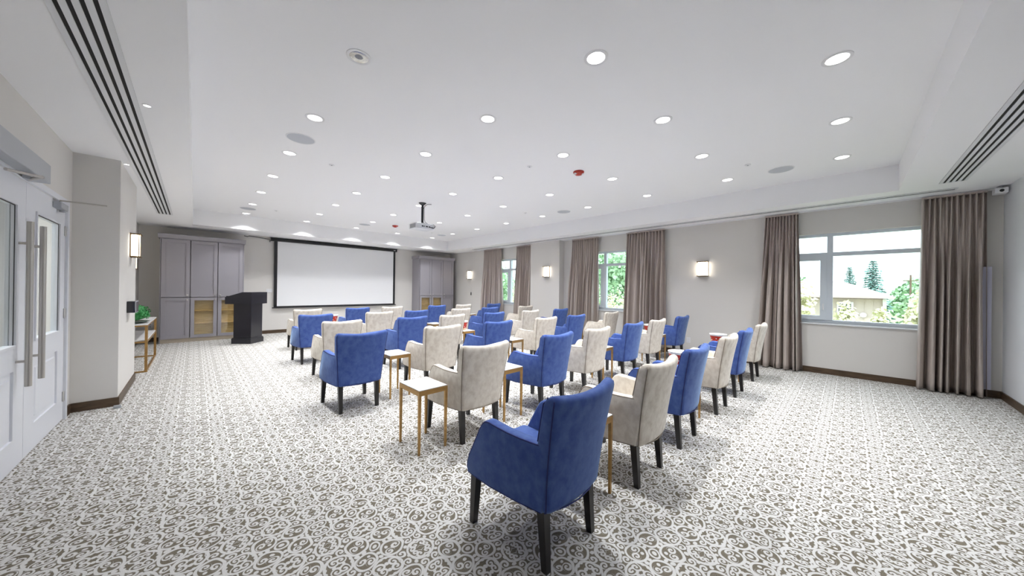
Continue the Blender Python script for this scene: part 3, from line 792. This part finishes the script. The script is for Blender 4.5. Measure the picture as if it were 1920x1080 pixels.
proto = {'b': make_chair('blue', 'pipe_blue'), 'w': make_chair('cream', 'pipe_cream')}
fresh = {'b': True, 'w': True}
rnd = random.Random(2)
for ri, (y, lst) in enumerate(ROWS):
    for ci, (x, k) in enumerate(lst):
        e = proto[k] if fresh[k] else copy_tree(proto[k]); fresh[k] = False
        e.location = (x, y, 0); e.rotation_euler = (0, 0, radians(rnd.uniform(-1.2, 1.2)) if ri < 5 else 0)
        cn = 'blue' if k == 'b' else 'cream'
        rown = ['front row at the screen', 'second row from the screen', 'third row from the screen', 'fourth row from the screen', 'fifth row from the screen', 'rearmost row'][ri]
        posn = ['leftmost', 'second from the left', 'third from the left', 'third from the right', 'second from the right', 'rightmost'][ci]
        tag(e, '%s velvet armchair, %s in the %s' % (cn, posn, rown), 'armchair', 'velvet armchairs in rows')

# ------------------------------------------------------------------ side tables
def make_table():
    e = empty('side_table')
    a, b, h = .148, .195, .578
    for sx in (-1, 1):
        for sy in (-1, 1):
            x0 = sx*(a-.012); y0 = sy*(b-.012)
            MB().rings([[(x0-.009, y0-.009, 0), (x0+.009, y0-.009, 0), (x0+.009, y0+.009, 0), (x0-.009, y0+.009, 0)],
                        [(x0-.012, y0-.012, h-.045), (x0+.012, y0-.012, h-.045), (x0+.012, y0+.012, h-.045), (x0-.012, y0+.012, h-.045)]]).build('leg', M['gold'], e)
    MB().box(-a, a, -b, -b+.016, h-.048, h-.004).box(-a, a, b-.016, b, h-.048, h-.004).box(-a, -a+.016, -b+.016, b-.016, h-.048, h-.004).box(a-.016, a, -b+.016, b-.016, h-.048, h-.004).build('apron', M['gold'], e)
    MB().rbox(-a+.002, a-.002, -b+.002, b-.002, h-.004, h+.004, .002, 1).build('table_top', M['marble'], e)
    return e
TB = [(1.585, 2.84, 'at the aisle end, fifth row'), (2.03, 4.45, 'by the leftmost chair, fourth row'), (2.655, 2.88, 'between first two chairs, fifth row'),
      (2.075, 1.40, 'between first two chairs, rearmost row'), (4.245, 5.86, 'under a bowl, third row'), (4.19, 4.34, 'between middle chairs, fourth row'),
      (4.47, 7.46, 'in the second row'), (6.44, 4.55, 'near middle window, fourth row'), (4.735, 2.85, 'between middle chairs, fifth row'),
      (6.96, 2.86, 'at the window end, fifth row'), (6.68, 6.1, 'near the pilaster, third row'), (7.02, 9.4, 'near farthest window, front row'),
      (4.15, 1.40, 'between middle chairs, rearmost row'), (6.345, 1.44, 'near right end, rearmost row'), (2.50, 9.2, 'at the left, front row')]
tp = None
for x, y, lab in TB:
    if tp is None: tp = e = make_table()
    else: e = copy_tree(tp)
    e.location = (x, y, 0); tag(e, 'gold side table with white marble top ' + lab, 'side table', 'gold side tables among the chairs')

# popcorn bowls
def make_bowl():
    e = empty('popcorn_bowl')
    H = .195
    def rad(z): return .070+.055*(z/H)**.8
    MB().lathe([(rad(0), 0)]+[(rad(z), z) for z in (.03, .07, .11, .15, .175)]+[(rad(.175)-.006, .175), (rad(.10)-.006, .10), (.06, .012)], n=32, cap0=True, cap1=True).build('bowl_wall', M['bowl_red'], e, True, 50)
    MB().lathe([(rad(.168)+.0015, .168), (rad(H)+.004, H), (rad(H)-.003, H+.002), (rad(.17)-.007, .170)], n=32, cap0=False, cap1=False).build('rim', M['bowl_white'], e, True, 50)
    MB().lathe([(.112, .166), (.08, .172), (.03, .175)], n=24, cap0=True, cap1=True).build('popcorn', M['bowl_white'], e, True)
    band = MB().lathe([(rad(.002)+.0015, .002), (rad(.02)+.0015, .02), (rad(.04)+.0015, .04)], n=32, cap0=False, cap1=False).build('printed_band', M['popcorn'], e, True)
    rr = random.Random(9); mb = MB()
    for k in range(26):
        a = 2*pi*k/26+rr.uniform(-.08, .08); z = [.052, .135, .105, .075][k % 4]+rr.uniform(-.01, .01); R = rad(z)+.0018; s = rr.uniform(.008, .014)
        u = Vector((-sin(a), cos(a), 0)); n_ = Vector((cos(a), sin(a), 0)); p = n_*R+Vector((0, 0, z)); sl = Vector((cos(a)*.3, sin(a)*.3, 1))
        mb.add([p+u*s*cos(q_*pi/3)+sl*s*sin(q_*pi/3) for q_ in range(6)], [(0, 1, 2, 3, 4, 5)])
    mb.build('popcorn_print', M['bowl_white'], e)
    return e
bp_ = None
for x, y, lab in ((4.16, 1.40, 'by the blue armchair, rearmost row'), (6.345, 1.53, 'near the right end, rearmost row'), (6.93, 2.93, 'at the window end of the fifth row'),
                  (4.235, 5.92, 'in the third row, mostly hidden'), (2.52, 9.12, 'at the front row, left side')):
    if bp_ is None: bp_ = e = make_bowl()
    else: e = copy_tree(bp_)
    e.location = (x, y, .582); tag(e, 'red popcorn bowl on a side table ' + lab, 'bowl', 'popcorn bowls')

# ------------------------------------------------------------------ outdoors
GZ = -3.2
struct(MB().box(WX+.6, 120, -70, 90, GZ-.2, GZ).build('ground', M['ground']), 'pale lawn outside below the windows', 'ground')
hs = empty('house', (25, 4, GZ)); tag(hs, 'low house with a pale hipped roof outside the large window', 'house')
T = Matrix.Translation((-25, -4, -GZ))
MB().box(22.6, 31, -1.18, 12, GZ, 1.22).xf(T).build('house_wall', M['siding'], hs)
ev, hp = 1.25, 2.18
v = [(22.0, -1.42, ev), (32, -1.42, ev), (32, 14, ev), (22.0, 14, ev), (24.2, 0.0, 1.52+.30), (26.6, .35, hp), (26.6, 13, hp), (22.0, -1.42, ev+.09), (32, -1.42, ev+.09), (32, 14, ev+.09), (22.0, 14, ev+.09)]
MB().add(v, [(3, 2, 1, 0), (0, 1, 8, 7), (1, 2, 9, 8), (2, 3, 10, 9), (3, 0, 7, 10), (7, 8, 5), (8, 9, 6, 5), (9, 10, 6), (10, 7, 5, 6)]).xf(T).build('roof', M['roof'], hs)
for k in range(22):
    y = -1.15+k*.30
    MB().box(22.58, 22.60, y, y+.03, GZ, 1.22).xf(T).build('batten', M['siding'], hs)
hw_ = MB().box(22.53, 22.60, -.16, .40, .35, 1.05).xf(T).build('window_trim', M['trimw'], hs)
MB().box(22.52, 22.535, -.08, .34, .43, .98).xf(T).build('pane', M['hglass'], hw_)
MB().box(22.5, 22.6, -1.20, -1.08, GZ, 1.22).xf(T).build('corner_board', M['trimw'], hs)
MB().lathe([(.11, 0), (.11, .05)], n=16).xf(T @ Matrix.Translation((22.5, -.48, .46)) @ Matrix.Rotation(pi/2, 4, 'Y')).build('satellite_dish', M['trimw'], hs)

def foliage(mb, c, R, n, s, rnd_, hollow=.5):
    for k in range(n):
        d = Vector((rnd_.gauss(0, 1), rnd_.gauss(0, 1), rnd_.gauss(0, 1))).normalized()
        r = rnd_.uniform(hollow, 1.0)
        p = Vector((c[0]+d.x*R[0]*r, c[1]+d.y*R[1]*r, c[2]+d.z*R[2]*r))
        a = Vector((rnd_.gauss(0, 1), rnd_.gauss(0, 1), rnd_.gauss(0, 1))).normalized(); b = a.cross(d)
        if b.length < .1: continue
        b.normalize(); ss = s*rnd_.uniform(.6, 1.3)
        mb.add([p-a*ss*.5, p+b*ss*.4, p+a*ss*.6, p-b*ss*.4], [(0, 1, 2, 3)])
def broad(name, base, H, R, mat, n, s, label, cat, seed, lumps=9, grp=None):
    rn = random.Random(seed); e = empty(name, base); tag(e, label, cat, grp)
    MB().tube([(0, 0, 0), (.05, .03, H*.35), (0, 0, H*.75)], [R*.06+.03, R*.05+.02, R*.02+.01], 7).build('trunk', M['bark'], e, True)
    for k in range(3):
        a = 2.1*k+seed
        MB().tube([(0, 0, H*.3), (R*.3*cos(a), R*.3*sin(a), H*.5), (R*.55*cos(a), R*.55*sin(a), H*.68)], [R*.03+.015, R*.02+.01, .01], 6).build('branch', M['bark'], e, True)
    mb = MB()
    for k in range(lumps):
        a = rn.uniform(0, 2*pi); q_ = rn.uniform(.1, .6); z = rn.uniform(.42, .88)
        foliage(mb, (R*q_*cos(a), R*q_*sin(a), H*z), (R*.55, R*.55, H*.20), n//lumps, s, rn)
    mb.build('crown', M[mat], e)
def conifer(base, H, R, label, seed):
    rn = random.Random(seed); e = empty('conifer_tree', base); tag(e, label, 'tree', 'conifers behind the house')
    MB().tube([(0, 0, 0), (0, 0, H*.98)], [R*.09, .03], 7).build('trunk', M['bark'], e, True)
    mb = MB()
    tiers = 34
    for k in range(tiers):
        z = H*(.14+.86*k/tiers); rr = R*(1-k/tiers)**.8*rn.uniform(.8, 1.1)+.12
        for j in range(16):
            a = rn.uniform(0, 2*pi); l = rr*rn.uniform(.7, 1.1); dz = -.22*l
            d = Vector((cos(a), sin(a), 0)); u = Vector((-sin(a), cos(a), 0))
            for q_ in range(5):
                f0 = q_/5; p = d*l*(f0+.15)+Vector((0, 0, z+dz*f0)); ww = .30*l*(1-f0)+.10; tilt = rn.uniform(-.12, .12)
                mb.add([p-u*ww*.6+Vector((0, 0, tilt)), p+d*l*.24+Vector((0, 0, -.05*l)), p+u*ww*.6-Vector((0, 0, tilt)), p-d*l*.1+Vector((0, 0, .10*l))], [(0, 1, 2, 3)])
    mb.build('needles', M['conifer'], e)
conifer((45, -.05, GZ), 7.25, .95, 'smaller blue green conifer behind the house roof', 4)
conifer((42, -1.45, GZ), 7.6, 1.35, 'larger blue green conifer behind the house roof', 6)
broad('leafy_tree', (27, -2.85, GZ), 5.0, 1.15, 'green', 2600, .24, 'green leafy tree at the right end of the house', 'tree', 3)
broad('leafy_tree', (60, -5.2, GZ), 6.4, 2.6, 'green', 2000, .5, 'distant round tree right of the conifers', 'tree', 5)
broad('leafy_tree', (60, 5.3, GZ), 7.2, 2.4, 'green', 1600, .5, 'distant tree above the roof ridge', 'tree', 15)
SH = [(13.0, 1.15, 4.75, .62, 'pale yellow green shrub at the left of the large window'), (13.4, .05, 4.3, .42, 'pale shrub in front of the house window'), (14.2, -.62, 4.25, .42, 'pale shrub in front of the house wall'),
      (13.6, -1.40, 4.62, .52, 'pale yellow shrub at the right of the large window'), (11.2, -1.75, 4.4, .5, 'pale shrub behind the nearest curtain edge')]
for i, (x, y, H, R, lab) in enumerate(SH):
    broad('shrub', (x, y, GZ), H, R, 'yellow', 6500, .115, lab, 'shrub', 30+i, 14, 'shrubs below the windows')
broad('leafy_tree', (16.5, 8.6, GZ), 7.2, 2.1, 'green', 4200, .20, 'green leafy tree outside the middle window', 'tree', 51)
broad('shrub', (13.0, 7.0, GZ), 5.1, 1.15, 'yellow', 3200, .09, 'pale bush below the green tree outside the middle window', 'shrub', 52, 12, 'shrubs below the windows')
broad('leafy_tree', (19, 20.5, GZ), 7.0, 2.2, 'green', 3000, .24, 'pale tree outside the farthest window', 'tree', 53)
broad('shrub', (14, 14.6, GZ), 4.8, 1.2, 'yellow', 2600, .10, 'pale bush outside the farthest window', 'shrub', 54, 12, 'shrubs below the windows')
tag(MB().tube([(40, -3.35, GZ), (40, -3.35, 2.95)], [.09, .05], 8).box(39.95, 40.05, -3.75, -2.95, 2.45, 2.52).build('utility_pole', M['bark'], None, True, 40), 'thin utility pole at the right of the large window', 'utility pole')
